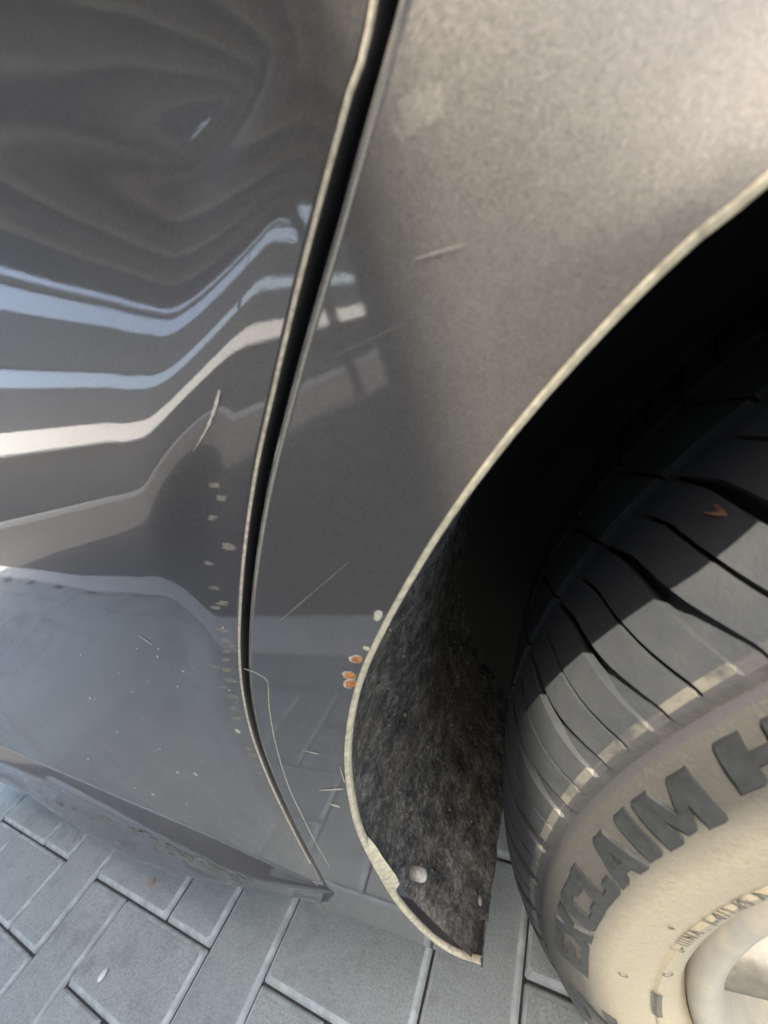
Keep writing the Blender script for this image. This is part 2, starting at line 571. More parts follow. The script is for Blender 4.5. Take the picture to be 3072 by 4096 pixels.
# --- sill skirt
SX = [-1.6, -1.29, -1.14, -0.956, -0.888, -0.844, -0.77, -0.70, -0.65, -0.62, -0.58, -0.55, -0.52, -0.49]
SL = [0.03, 0.024, 0.021, 0.0075, 0.005, 0.0045, 0.007, 0.013, 0.0205, 0.0255, 0.029, 0.0315, 0.033, 0.034]
MX = [-1.6, -1.2, -1.01, -0.86, -0.75, -0.63, -0.575, -0.53, -0.49]
MY = [0.036, 0.029, 0.0265, 0.0205, 0.0155, 0.011, 0.0125, 0.019, 0.025]
rows = []
for x in np.linspace(-1.6, -0.487, 110):
    yl = float(np.interp(x, SX, SL)); ym = float(np.interp(x, MX, MY)); yd = body(x, zb) + 0.002
    zz = 0.160
    pr = [(yd + 0.03, zb - 0.004), (yd + 0.008, zb - 0.0055), (yd + 0.003, zb - 0.0095), (ym + 0.004, 0.2405), (ym + 0.0012, 0.2375), (ym, 0.233), (ym + 0.0015, 0.2275),
          (0.65 * ym + 0.35 * yl + 0.004, 0.215), (0.4 * ym + 0.6 * yl + 0.003, 0.195), (yl + 0.0012, zz + 0.014), (yl, zz + 0.006), (yl + 0.0015, zz + 0.001), (yl + 0.008, zz - 0.003), (yl + 0.09, zz - 0.004)]
    rows.append([(x, a, b) for a, b in pr])
sk = MB()
sk.grid(rows, flip=True)
skirt = sk.build('sill_skirt', PAINT_LOW, car)
def on_skirt(px, py):
    d = ray(px, py)
    best = None
    for t in np.linspace(0.2, 1.9, 1700):
        P = CAM + d * t
        if P[2] < 0.15:
            break
        if -1.55 < P[0] < -0.5 and P[2] < zb:
            yl = float(np.interp(P[0], SX, SL)); ym = float(np.interp(P[0], MX, MY))
            if P[1] > np.interp(P[2], [0.16, 0.174, 0.195, 0.215, 0.2275, 0.233, 0.2375], [yl, yl + 0.0012, 0.4 * ym + 0.6 * yl + 0.003, 0.65 * ym + 0.35 * yl + 0.004, ym + 0.0015, ym, ym + 0.0012]):
                return P
    return None
SCUFFS = []
for (x0, y0, x1, y1, n) in ((120, 1735, 250, 1775, 10), (200, 1765, 330, 1808, 16), (330, 1808, 470, 1880, 30), (440, 1870, 560, 1915, 26), (330, 1825, 450, 1870, 14), (240, 1812, 290, 1838, 8)):
    for _ in range(n):
        t = random.random()
        SCUFFS.append((x0 + (x1 - x0) * t + random.uniform(-8, 8), y0 + (y1 - y0) * t + random.uniform(-7, 7), random.uniform(2, 11), random.uniform(0.7, 2.2)))

# --- wheel-arch liner: matted felt, muddy
LINER = NT('muddy_felt')
f1 = LINER.noise(55, 6, 0.7); f2 = LINER.noise(260, 5, 0.7); f3 = LINER.noise(14, 4, 0.6)
cc = LINER.ramp(LINER.math('ADD', LINER.math('MULTIPLY', f1, 0.55), LINER.math('MULTIPLY', f2, 0.45)),
                [(0.38, (0.02, 0.02, 0.022)), (0.48, (0.085, 0.082, 0.08)), (0.56, (0.19, 0.18, 0.17)), (0.66, (0.42, 0.40, 0.36))])
cc = LINER.mix(LINER.math('MULTIPLY', LINER.ramp(f3, [(0.5, (0, 0, 0)), (0.68, (1, 1, 1))]), 0.5), cc, (0.13, 0.095, 0.06))
LINER.set(Base_Color=cc, Roughness=0.95, Normal=LINER.bump(LINER.math('ADD', f1, f2), 0.9, 0.004))
LINER = LINER.m
rows = []
for th in np.linspace(-17, 196, 300):
    a = math.radians(th)
    row = []
    for j in range(70):
        t = j / 69
        Y = 0.008 + 0.235 * t
        rb = float(np.interp(th, [-17, -12, -5, 3, 12, 25, 40, 60, 200], [0.394, 0.399, 0.407, 0.409, 0.408, 0.405, 0.403, 0.402, 0.402]))
        r = rb - 0.012 * sm(0.05, 0.5, t) * sm(-16, 20, th)
        if th < 60:
            Y += 0.018 * sm(25, -15, -th) if False else 0.016 * sm(-40, 15, -th)
        x, z = -r * math.cos(a), ZC + r * math.sin(a)
        n_ = noise.fractal(Vector((x * 45, Y * 45, z * 45)), 1.0, 2.0, 4) * 0.0028 + noise.noise(Vector((x * 12, Y * 9, z * 12))) * 0.004
        r += n_ * sm(0.0, 0.06, t)
        row.append((-r * math.cos(a), Y, ZC + r * math.sin(a)))
    rows.append(row)
ln = MB()
ln.grid(rows)
liner = ln.build('wheel_arch_liner', LINER, car)
# inner wheel housing wall, seen only as darkness behind the tyre
hw = MB()
hw.box(-0.43, 0.45, 0.262, 0.275, 0.16, 0.74)
hw.build('wheel_housing', BLACK, car, False)

# body mass behind the skin (blocks light the way the car does)
sh = MB()
sh.box(-1.58, -0.52, 0.075, 1.68, 0.165, 0.92)
sh.box(0.47, 0.84, 0.06, 1.68, 0.24, 0.90)
sh.box(-0.515, 0.465, 0.282, 1.68, 0.165, 0.90)
sh.box(-0.40, 0.40, 0.12, 0.281, 0.755, 0.90)
sh.build('body_shell', BLACK, car, False)

# ------------------------------------------------------------------ tyre
def rubber_mat():
    m = NT('dusty_tyre_rubber')
    co = m.coord()
    s = m.sep(co)
    rr = m.math('SQRT', m.math('ADD', m.math('MULTIPLY', s[0], s[0]), m.math('MULTIPLY', s[2], s[2])))
    n1 = m.noise(35, 5, 0.65); n2 = m.noise(220, 5, 0.7); n3 = m.noise(700, 3, 0.7)
    nn_ = m.math('ADD', m.math('MULTIPLY', n1, 0.5), m.math('MULTIPLY', n2, 0.5))
    wob = m.math('ADD', rr, m.math('MULTIPLY', m.math('SUBTRACT', nn_, 0.5), 0.012))
    k = m.math('DIVIDE', m.math('SUBTRACT', wob, 0.24), 0.08)
    side = m.ramp(k, [(0.0, (0.27, 0.24, 0.182)), (0.46, (0.245, 0.22, 0.17)), (0.56, (0.150, 0.138, 0.114)), (0.64, (0.060, 0.058, 0.053)), (0.84, (0.054, 0.053, 0.049)), (0.90, (0.055, 0.054, 0.052))])
    side = m.mix(m.math('MULTIPLY', m.ramp(n2, [(0.35, (1, 1, 1)), (0.55, (0, 0, 0))]), m.ramp(k, [(0.5, (0, 0, 0)), (0.7, (0.6, 0.6, 0.6))])), side, (0.05, 0.049, 0.047))
    side = m.mix(m.math('MULTIPLY', m.ramp(n3, [(0.5, (0, 0, 0)), (0.68, (1, 1, 1))]), 0.3), side, (0.10, 0.095, 0.09))
    side = m.mix(m.math('GREATER_THAN', rr, 0.3066), side, (0.048, 0.049, 0.052))
    # tread: bare rubber with dust that clings near the shoulder
    yk = m.math('ADD', s[1], m.math('MULTIPLY', m.math('SUBTRACT', nn_, 0.5), 0.06))
    dust = m.ramp(m.math('DIVIDE', yk, 0.1), [(0.1, (0.8, 0.8, 0.8)), (0.38, (0.45, 0.45, 0.45)), (0.58, (0.02, 0.02, 0.02)), (1.0, (0, 0, 0))])
    dust = m.math('MULTIPLY', dust, m.ramp(n1, [(0.40, (0.0, 0.0, 0.0)), (0.62, (1, 1, 1))]))
    tread = m.mix(dust, (0.034, 0.038, 0.043), (0.056, 0.059, 0.061))
    scuff = m.math('MULTIPLY', m.math('MULTIPLY', m.math('LESS_THAN', s[1], 0.0146), m.math('GREATER_THAN', s[1], 0.0122)), m.math('GREATER_THAN', rr, 0.3110))
    scuff = m.math('MULTIPLY', scuff, m.ramp(n1, [(0.40, (0.15, 0.15, 0.15)), (0.52, (1, 1, 1))]))
    edge = m.math('GREATER_THAN', rr, 0.3118)
    m.set(Base_Color=m.mix(scuff, m.mix(edge, side, tread), (0.125, 0.119, 0.103)), Roughness=0.62, Normal=m.bump(m.math('ADD', n2, n3), 0.2, 0.0012))
    m.b.inputs['Specular IOR Level'].default_value = 0.35
    return m.m
RUBBER = rubber_mat()
LETTER = simple('bare_letter_rubber', (0.017, 0.019, 0.022), 0.6, 0, 0.35, 200, 0.2)
SMALL = simple('small_mark_rubber', (0.07, 0.067, 0.062), 0.7, 0, 0.3, 300)

SIDE = [(0.022, 0.2445), (0.0125, 0.2478), (0.0055, 0.2518), (0.0018, 0.2565), (0.0004, 0.2600), (0.0012, 0.2615), (0.0002, 0.2640), (-0.0010, 0.272), (-0.0012, 0.280), (-0.0006, 0.288),
        (0.0006, 0.295), (0.0026, 0.3012), (0.0055, 0.3056), (0.0082, 0.3076), (0.0098, 0.3078), (0.0104, 0.3056), (0.0113, 0.3053), (0.0120, 0.3078), (0.0124, 0.3106), (0.0136, 0.31205)]
def side_y(r):
    rs = [p[1] for p in SIDE[:14]]
    return float(np.interp(r, rs, [p[0] for p in SIDE[:14]]))
NP = 58
PITCH = 360.0 / NP
PH0 = 1.9
def lat_shift(Y):              # sweep of the lateral grooves, degrees
    return float(np.interp(Y, [0.0143, 0.02, 0.027, 0.037, 0.054, 0.082, 0.12, 0.165, 0.22], [0, -0.5, -1.1, -1.7, -2.5, -5.0, -8.0, -6.5, -4.5]))
# breakpoints inside one pitch (fraction): block A, sipe, block B, wide groove
def frac(Y):
    wide = float(np.interp(Y, [0.0136, 0.022, 0.03, 0.05, 0.066, 0.08, 0.21], [0.27, 0.23, 0.17, 0.14, 0.08, 0.06, 0.10]))
    e = 0.022
    e2 = 0.012
    sipe = 0.026
    mid = (1 - wide) / 2
    return [(0.0, 0), (e, 0), (mid - sipe - e2, 0), (mid - sipe, 0), (mid - sipe * 0.6, 1), (mid + sipe * 0.6, 1), (mid + sipe, 0), (mid + sipe + e2, 0), (1 - wide - e, 0), (1 - wide, 0), (1 - wide + 0.018, 2), (1 - wide / 2, 2), (1 - 0.018, 2)]
ty = MB()
TY = [0.0136, 0.0150, 0.0172, 0.020, 0.0235, 0.028, 0.033, 0.039, 0.046, 0.054, 0.062, 0.069, 0.0742, 0.0748, 0.0756, 0.0815, 0.0823, 0.083, 0.092, 0.102, 0.112, 0.1185, 0.1192, 0.120, 0.1265, 0.1273, 0.128, 0.138, 0.15, 0.162, 0.174, 0.186, 0.198, 0.207, 0.214]
CY = [0.0136, 0.0150, 0.0172, 0.020, 0.0235, 0.028, 0.033, 0.039, 0.046, 0.054, 0.062, 0.075, 0.1, 0.125, 0.15, 0.17, 0.185, 0.198, 0.207, 0.214]
CR = [0.31205, 0.3140, 0.3165, 0.3187, 0.3213, 0.3240, 0.3263, 0.3284, 0.3302, 0.3316, 0.3325, 0.3333, 0.3338, 0.3335, 0.3325, 0.3300, 0.3270, 0.3220, 0.3180, 0.3125]
def crown(Y):
    return float(np.interp(Y, CY, CR))
rows = []
nU = 13
for q_ in range(NP):
    for uidx in range(nU):
        row = []
        for sy, sr in SIDE[:-1]:
            fr, kind = frac(0.011)[uidx]
            a = math.radians((q_ + fr) * PITCH + PH0)
            r = sr
            y = sy
            if sr > 0.3095 and kind == 2:
                r, y = sr - 0.0012, sy + 0.0002
            row.append((-r * math.cos(a), y, r * math.sin(a)))
        for Y in TY:
            fr, kind = frac(Y)[uidx]
            a = math.radians((q_ + fr) * PITCH + lat_shift(Y) + PH0)
            r = crown(Y)
            ing = 0.0745 <= Y <= 0.0825 or 0.119 <= Y <= 0.1275
            if ing:
                r -= 0.0065
            elif kind == 2:
                dep = float(np.interp(Y, [0.0136, 0.02, 0.028, 0.034, 0.06, 0.074, 0.21], [0.0022, 0.0028, 0.0040, 0.0062, 0.0062, 0.0034, 0.004]))
                r -= dep
            elif kind == 1:
                r -= 0.0 if (0.062 < Y < 0.13) else 0.0036
            row.append((-r * math.cos(a), Y, r * math.sin(a)))
        # far shoulder and sidewall
        a = math.radians((q_ + frac(0.2)[uidx][0]) * PITCH + lat_shift(0.2115) + PH0)
        for y, r in ((0.219, 0.307), (0.226, 0.29), (0.2265, 0.27), (0.216, 0.244)):
            row.append((-r * math.cos(a), y, r * math.sin(a)))
        rows.append(row)
ty.grid(rows, close_v=True, flip=True)
def squash(v):                 # the loaded tyre stands flat on the ground and bulges there
    lim = -ZC + 0.0008
    if v[2] < lim + 0.012:
        d = lim + 0.012 - v[2]
        return (v[0], v[1] + (-0.25 if v[1] < 0.1 else 0.25) * d, max(lim, v[2] + 0.3 * d))
    return v
ty.v = [squash(v) for v in ty.v]
tme = mesh_of('tyre', ty.v, ty.f, True)
tyre = link('tyre', tme, RUBBER, car)
tyre.location = (0, 0, ZC)
# keep block edges crisp
tyre_mod_angle = math.radians(32)
tme.set_sharp_from_angle(angle=tyre_mod_angle)

# --- raised lettering: glyph strokes as polygons in a unit box (x along the text, y outwards)
GL = {
 'E': [[(0, 0), (1, 0), (1, .22), (.36, .22), (.36, .40), (.86, .40), (.86, .60), (.36, .60), (.36, .78), (1, .78), (1, 1), (0, 1)]],
 'X': [[(0, 0), (.36, 0), (.5, .28), (.66, 0), (1, 0), (.70, .5), (1, 1), (.66, 1), (.5, .72), (.36, 1), (0, 1), (.30, .5)]],
 'C': [[(.16, 0), (1, 0), (1, .30), (.66, .30), (.66, .23), (.36, .23), (.36, .77), (.66, .77), (.66, .68), (1, .68), (1, 1), (.16, 1), (0, .86), (0, .14)]],
 'L': [[(0, 0), (1, 0), (1, .40), (.70, .40), (.70, .24), (.38, .24), (.38, 1), (0, 1)]],
 'A': [[(0, 0), (.30, 0), (.36, .20), (.64, .20), (.70, 0), (1, 0), (.68, 1), (.32, 1)], [(.42, .40), (.50, .72), (.58, .40)]],
 'I': [[(0, 0), (1, 0), (1, 1), (0, 1)]],
 'M': [[(0, 0), (.27, 0), (.27, .56), (.43, .08), (.57, .08), (.73, .56), (.73, 0), (1, 0), (1, 1), (.68, 1), (.5, .46), (.32, 1), (0, 1)]],
 'H': [[(0, 0), (.36, 0), (.36, .38), (.64, .38), (.64, 0), (1, 0), (1, 1), (.64, 1), (.64, .62), (.36, .62), (.36, 1), (0, 1)]],
 'Z': [[(0, 0), (1, 0), (1, .30), (.78, .24), (.40, .24), (1, .80), (1, 1), (0, 1), (0, .74), (.26, .78), (.58, .78), (0, .22)]],
}
def glyph(name, ch, a0, a1, r0=0.2868, r1=0.3050, up=0.0015, mat=None, slant=0.0):
    import bmesh
    bm = bmesh.new()
    holes = GL[ch][1:]
    outer = GL[ch][0]
    # densify the outline so that it follows the round of the sidewall
    def dens(P):
        out = []
        for i, p in enumerate(P):
            q = P[(i + 1) % len(P)]
            n = max(1, int(math.hypot(q[0] - p[0], q[1] - p[1]) / 0.12))
            out += [(p[0] + (q[0] - p[0]) * k / n, p[1] + (q[1] - p[1]) * k / n) for k in range(n)]
        return out
    loops = [dens(outer)] + [dens(h) for h in holes]
    jr = random.Random(hash(ch) % 1000 + int(a0 * 10))
    edges = []
    for L_ in loops:
        vs = []
        for (x, y) in L_:
            vs.append(bm.verts.new((x, y, 0)))
        for i in range(len(vs)):
            edges.append(bm.edges.new((vs[i], vs[(i + 1) % len(vs)])))
    bmesh.ops.triangle_fill(bm, use_beauty=True, use_dissolve=False, edges=edges)
    top = list(bm.faces)
    ext = bmesh.ops.extrude_face_region(bm, geom=top)
    nv = [g_ for g_ in ext['geom'] if isinstance(g_, bmesh.types.BMVert)]
    lifted = set(nv)
    for v in bm.verts:
        x, y = v.co.x, v.co.y
        wob = noise.noise(Vector((x * 3 + a0, y * 3, 1.7))) * 0.018
        lift = v in lifted
        a = math.radians(a0 + (a1 - a0) * (x + wob) + slant * y)
        r = r0 + (r1 - r0) * (y + wob)
        v.co = (-r * math.cos(a), side_y(r) - (up if lift else -0.0006), r * math.sin(a))
    bmesh.ops.recalc_face_normals(bm, faces=bm.faces)
    me = bpy.data.meshes.new(name)
    bm.to_mesh(me)
    bm.free()
    return link(name, me, mat or LETTER, tyre)
for ch, b0, b1, q0, q1, sl_ in (('Z', -8.2, -2.7, 0.2795, 0.2990, 3.3), ('E', 5.7, 10.1, 0.2874, 0.3012, 1.9), ('X', 10.4, 15.0, 0.2876, 0.3017, 1.7), ('C', 15.4, 20.1, 0.2879, 0.3021, 1.6),
                               ('L', 20.3, 24.1, 0.2881, 0.3026, 1.5), ('A', 24.7, 29.0, 0.2886, 0.3031, 1.2), ('I', 29.6, 31.0, 0.2894, 0.3035, 1.1), ('M', 31.9, 37.0, 0.2892, 0.3035, 1.0), ('H', 39.2, 43.6, 0.2938, 0.3045, 1.0)):
    glyph('raised_letter', ch, b0, b1, q0, q1, slant=sl_)

# small print near the rim, from the built-in font bent round the sidewall
def polar_text(txt, a0, r0, h, name='small_print', spacing=1.0):
    cu = bpy.data.curves.new(name, 'FONT')
    cu.body = txt
    cu.offset = 0.028
    cu.resolution_u = 3
    cu.space_character = spacing
    to = bpy.data.objects.new('tmp', cu)
    col.objects.link(to)
    dg = bpy.context.evaluated_depsgraph_get()
    me = bpy.data.meshes.new_from_object(to.evaluated_get(dg))
    bpy.data.objects.remove(to)
    sc_ = h / 0.70
    for v in me.vertices:
        r = r0 + v.co.y * sc_
        a = math.radians(a0) + v.co.x * sc_ / r0
        v.co = (-r * math.cos(a), side_y(r) - 0.0006, r * math.sin(a))
    me.materials.clear()
    return link(name, me, SMALL, tyre)
polar_text('L-IIINA , S-4/1.85 A', 17.6, 0.2586, 0.0042, spacing=1.25)
polar_text('C', 11.6, 0.2566, 0.0038)
polar_text('C', 9.0, 0.272, 0.0036)
polar_text('\u2022', 21.5, 0.2655, 0.005)
pl = MB()
rows = []
for i in range(9):
    r = 0.2580 + 0.0042 * i / 8
    rows.append([(-r * math.cos(math.radians(1.4 + 5.6 * j / 14)), side_y(r) - 0.0007 - 0.0004 * noise.noise(Vector((i * 0.9, j * 0.9, 3))), r * math.sin(math.radians(1.4 + 5.6 * j / 14))) for j in range(15)])
pl.grid(rows)
pl.build('mould_plate', SMALL, tyre)

# ------------------------------------------------------------------ wheel rim
RIM = NT('dusty_silver_alloy')
rn = RIM.noise(90, 5, 0.7); rn2 = RIM.noise(600, 3)
RIM.set(Base_Color=RIM.mix(RIM.ramp(rn, [(0.35, (0.1, 0.1, 0.1)), (0.7, (0.75, 0.75, 0.75))]), (0.20, 0.20, 0.20), (0.26, 0.238, 0.19)),
        Metallic=RIM.ramp(rn, [(0.35, (0.2, 0.2, 0.2)), (0.7, (0.0, 0.0, 0.0))]), Roughness=0.6, Normal=RIM.bump(rn2, 0.08, 0.0005))
RIM = RIM.m
SPOKE = simple('shaded_alloy', (0.10, 0.095, 0.085), 0.6, 0.1, 0.3, 120, 0.2)  # alloy copy darkened as shade; the lip facing the light keeps the brighter one
rim = MB()
PR = [(0.20, 0.232), (0.040, 0.2295), (0.0200, 0.2310), (0.0140, 0.2330), (0.0098, 0.2356), (0.0070, 0.2388), (0.0062, 0.2418), (0.0072, 0.2448), (0.0100, 0.2468), (0.0150, 0.2472), (0.022, 0.245)]
rim.grid([[(-r * math.cos(2 * math.pi * k / 180), y, r * math.sin(2 * math.pi * k / 180)) for y, r in PR] for k in range(180)], close_v=True, flip=True)
rimo = rim.build('wheel_rim', RIM, car)
rimo.location = (0, 0, ZC)
hb = MB()
PRH = [(0.05, 0.075), (0.022, 0.075), (0.016, 0.070), (0.014, 0.055), (0.013, 0.034), (0.011, 0.032), (0.010, 0.0005)]
hb.grid([[(-r * math.cos(2 * math.pi * k / 64), y, r * math.sin(2 * math.pi * k / 64)) for y, r in PRH] for k in range(64)], close_v=True, flip=True)
hb.build('hub', SPOKE, rimo)
for k in range(5):
    for dlt in (-11, 11):
        a = math.radians(13 + 72 * k + dlt)
        sp = MB()
        rows = []
        for t in np.linspace(0, 1, 12):
            r = 0.066 + (0.2310 - 0.066) * t
            wd = 0.012 + 0.007 * t ** 3
            yb = 0.024 - 0.003 * t + 0.0015 * math.sin(t * 3)
            aa = a - math.radians(dlt) * 0.25 * (1 - t)
            cx, cz = -math.cos(aa) * r, math.sin(aa) * r
            tx, tz = math.sin(aa), math.cos(aa)
            rows.append([(cx + tx * u_ * wd, yb + v_, cz + tz * u_ * wd) for u_, v_ in ((-1.1, 0.03), (-1, 0.004), (-0.8, 0.0006), (-0.3, -0.0008), (0.3, -0.0008), (0.8, 0.0006), (1, 0.004), (1.1, 0.03))])
        sp.grid(rows)
        sp.build('spoke', SPOKE, rimo)

# ------------------------------------------------------------------ surface marks on the body
def patch(px_list, lift=0.00035):
    """thin raised flake lying on the body skin, outline given where it sits"""
    pts = [on_body(*p) for p in px_list]
    c = sum(pts) / len(pts)
    v = [(p[0], p[1] - lift * 0.2, p[2]) for p in pts] + [(c[0], c[1] - lift, c[2])]
    n = len(pts)
    return v, [(i, (i + 1) % n, n) for i in range(n)]
def flake(cx, cy, lx, ly, ang=0, n=9, jit=0.25):
    out = []
    for k in range(n):
        t = 2 * math.pi * k / n
        j = 1 + random.uniform(-jit, jit)
        x, y = lx * math.cos(t) * j, ly * math.sin(t) * j
        out.append((cx + x * math.cos(ang) - y * math.sin(ang), cy + x * math.sin(ang) + y * math.cos(ang)))
    return out
def marks(name, items, mat, parent, lift=0.00035):
    mb = MB()
    for it in items:
        v, f = patch(it, lift)
        b = len(mb.v)
        mb.v += v
        mb.f += [tuple(b + i for i in q) for q in f]
    return mb.build(name, mat, parent)
chips = []
for (x, y, a, b) in ((466, 1049, 15, 7), (480, 1076, 15, 8), (458, 1119, 12, 7), (493, 1181, 17, 9), (448, 1216, 11, 5), (463, 1270, 14, 5), (480, 1303, 16, 6), (466, 1313, 14, 5),
                     (482, 1362, 12, 5), (487, 1384, 11, 5), (490, 1408, 10, 5), (466, 1440, 13, 6), (490, 1447, 12, 5), (497, 1470, 15, 6), (484, 1485, 13, 4), (500, 1505, 14, 5), (506, 1530, 14, 5),
                     (512, 1552, 13, 5), (540, 1618, 9, 5), (545, 1632, 12, 6), (552, 1655, 9, 4), (560, 1670, 8, 3), (498, 1395, 8, 4), (488, 1425, 9, 4)):
    for q_ in range(2):
        chips.append(flake(x + random.uniform(-4, 4), y + (q_ - 0.5) * b * 0.7, a * random.uniform(0.7, 1.05), b * random.uniform(0.32, 0.55), 0.12 + random.uniform(-0.06, 0.06), 16, 0.22))
marks('paint_chips', chips, CHIP, door, 0.00006)['kind'] = 'stuff'
specks = []
for _ in range(70):
    x = random.uniform(10, 520); y = random.uniform(1330, 1820)
    if y > 1600 + 0.43 * x + 0 and True:
        continue
    s_ = 0.5 + 1.5 * random.random() ** 2.5
    specks.append(flake(x, y, s_ * random.uniform(1, 1.8), s_, 0.6))
specks += [flake(514, 1579, 7, 3.5, 0.5), flake(422, 1672, 6, 3, 0.6), flake(330, 1716, 4, 2.5), flake(384, 1668, 4, 2.5), flake(190, 1640, 4, 3)]
marks('grit_specks', specks, PALE, door, 0.0004)['kind'] = 'stuff'
# pale marks on the door flank: a painted reflection band and a short scratch
def line_px(p0, p1, w0, w1, n=12, bend=0.0):
    p0, p1 = np.array(p0, float), np.array(p1, float)
    d = p1 - p0
    nrm = np.array([-d[1], d[0]]) / np.linalg.norm(d)
    L_, R_ = [], []
    for k in range(n + 1):
        t = k / n
        c = p0 + d * t + nrm * bend * math.sin(math.pi * t)
        ww = (w0 + (w1 - w0) * t) * (0.6 + 0.6 * random.random()) * (0.15 + 0.85 * math.sin(math.pi * (0.04 + 0.92 * t)) ** 0.6)
        L_.append(c + nrm * ww)
        R_.append(c - nrm * ww)
    return L_ + R_[::-1]
def strip_marks(name, items, mat, parent, lift=0.0003):
    mb = MB()
    for it in items:
        n = len(it) // 2
        rows = []
        for side in (it[:n], it[n:][::-1]):
            rows.append([tuple(on_body(*p) - np.array((0, lift, 0))) for p in side])
        mb.grid(rows)
    return mb.build(name, mat, parent)
for it in [line_px((476, 842), (418, 975), 5, 1.0, 14, -8), line_px((300, 1372), (330, 1392), 1, 1.6)]:  # long streak is a painted reflection, the short one a scratch
    strip_marks('reflection_and_scratch', [it], PALE, door)
FINE = simple('fine_scratch', (0.30, 0.29, 0.27), 0.5, 0.2)
for it in [line_px((755, 1212), (608, 1338), 0.8, 1.8), line_px((895, 560), (1010, 525), 2, 1.0), line_px((870, 700), (720, 770), 0.7, 0.7)]:
    strip_marks('hairline_scratch', [it], FINE, quarter)
for it in [line_px((690, 1706), (742, 1703), 1, 2), line_px((712, 1735), (735, 1742), 1, 3), line_px((735, 1655), (745, 1690), 1, 1.2), line_px((655, 1620), (690, 1628), 0.6, 1)]:
    strip_marks('bare_nick', [it], PALE, quarter)
sf = MB()
for (cx, cy, lx, ly) in SCUFFS:
    P = [on_skirt(*q) for q in flake(cx, cy, lx, ly, 0.42, 8, 0.45)]
    if any(p is None for p in P):
        continue
    b = len(sf.v)
    sf.v += [tuple(p + np.array((0, -0.0004, 0.0003))) for p in P]
    sf.f.append(tuple(range(b, b + 8)))
so_ = sf.build('scuff_marks', CHIP, skirt)
so_['kind'] = 'stuff'
# edge of the clear protective film, picked out by dirt
film = MB()
fp = [(528, 1444), (550, 1452), (568, 1462), (578, 1470), (580, 1486), (582, 1530), (592, 1590), (606, 1645), (626, 1705), (652, 1760), (682, 1820), (712, 1872)]
fl = resample([on_body(*p) - np.array((0, 0.0001, 0)) for p in fp], 80)
film.tube([tuple(p) for p in fl], [0.00028 if 6 < i else 0.00012 for i in range(80)], 6)
film.build('protective_film_edge', simple('film_edge_dirt', (0.42, 0.39, 0.31), 0.6, 0, 0.4, 600), quarter)
# rust blisters and chips on the lip
def blob(name, px, py, rx, rz, ry, mat, parent, seed=0):
    P = on_body(px, py)
    mb = MB()
    rows = []
    for i in range(9):
        f = math.pi * i / 8
        row = []
        for j in range(14):
            t = 2 * math.pi * j / 14
            d = Vector((math.sin(f) * math.cos(t), -math.cos(f), math.sin(f) * math.sin(t)))
            k = 1 + 0.35 * noise.noise(d * 1.6 + Vector((seed, 0, 0)))
            row.append((P[0] + d.x * rx * k, P[1] + d.y * ry * k, P[2] + d.z * rz * k))
        rows.append(row)
    mb.grid(rows, close_u=True)
    return mb.build(name, mat, parent)
for cx, cy, lx, ly, an in ((771, 1424, 13, 7, 0.1), (757, 1459, 13, 7, 0.2), (758, 1477, 12, 8, -0.15)):
    marks('rust_blister', [flake(cx, cy, lx, ly, an, 18, 0.14)], RUST, quarter, 0.0007)
    marks('lifted_paint_rim', [flake(cx - 2.5, cy - 0.5, lx + 2, ly + 1.6, an, 18, 0.12)], PALE, quarter, 0.00012)
for cx, cy, lx, ly in ((817, 1328, 10, 12), (791, 1400, 8, 5)):
    marks('paint_flake', [flake(cx, cy, lx, ly, 0.3, 16, 0.2)], PALE, quarter, 0.0005)

lp = MB()
LPX = [(784, 1822, 0), (790, 1836, 5), (798, 1852, 9), (808, 1872, 11), (821, 1893, 13), (836, 1916, 15), (846, 1932, 12), (850, 1938, 2)]
rows = [[tuple(on_body(px - 1, py) + np.array((0, -0.0003, 0))) for px, py, w_ in LPX],
        [tuple(on_body(px + w_ * 0.5, py - w_ * 0.15) + np.array((0, 0.0012, 0))) for px, py, w_ in LPX],
        [tuple(on_body(px + w_, py - w_ * 0.3) + np.array((0, 0.0045, 0))) for px, py, w_ in LPX]]
lp.grid(rows)
lp.build('lip_patch', LIPDUST_LIT, quarter)
# push clips in the liner
def liner_pt(px, py, r=0.400):
    d = ray(px, py)
    ox, oz = CAM[0], CAM[2] - ZC
    A = d[0] ** 2 + d[2] ** 2; B = 2 * (ox * d[0] + oz * d[2]); C_ = ox * ox + oz * oz - r * r
    s_ = (-B + math.sqrt(max(0, B * B - 4 * A * C_))) / (2 * A)
    return CAM + d * s_
CLIP = simple('dirty_clip', (0.50, 0.48, 0.43), 0.6, 0, 0.3, 500, 0.3)
for (px, py) in ((906, 1888), (1026, 1945)):
    P = Vector(liner_pt(px, py))
    nrm = Vector((-P.x, 0, ZC - P.z)).normalized()
    mb = MB()
    mb.tube([P - nrm * 0.006, P + nrm * 0.002, P + nrm * 0.004, P + nrm * 0.0055], [0.0045, 0.0045, 0.0038, 0.0015], 14)
    mb.build('push_clip', CLIP, liner)
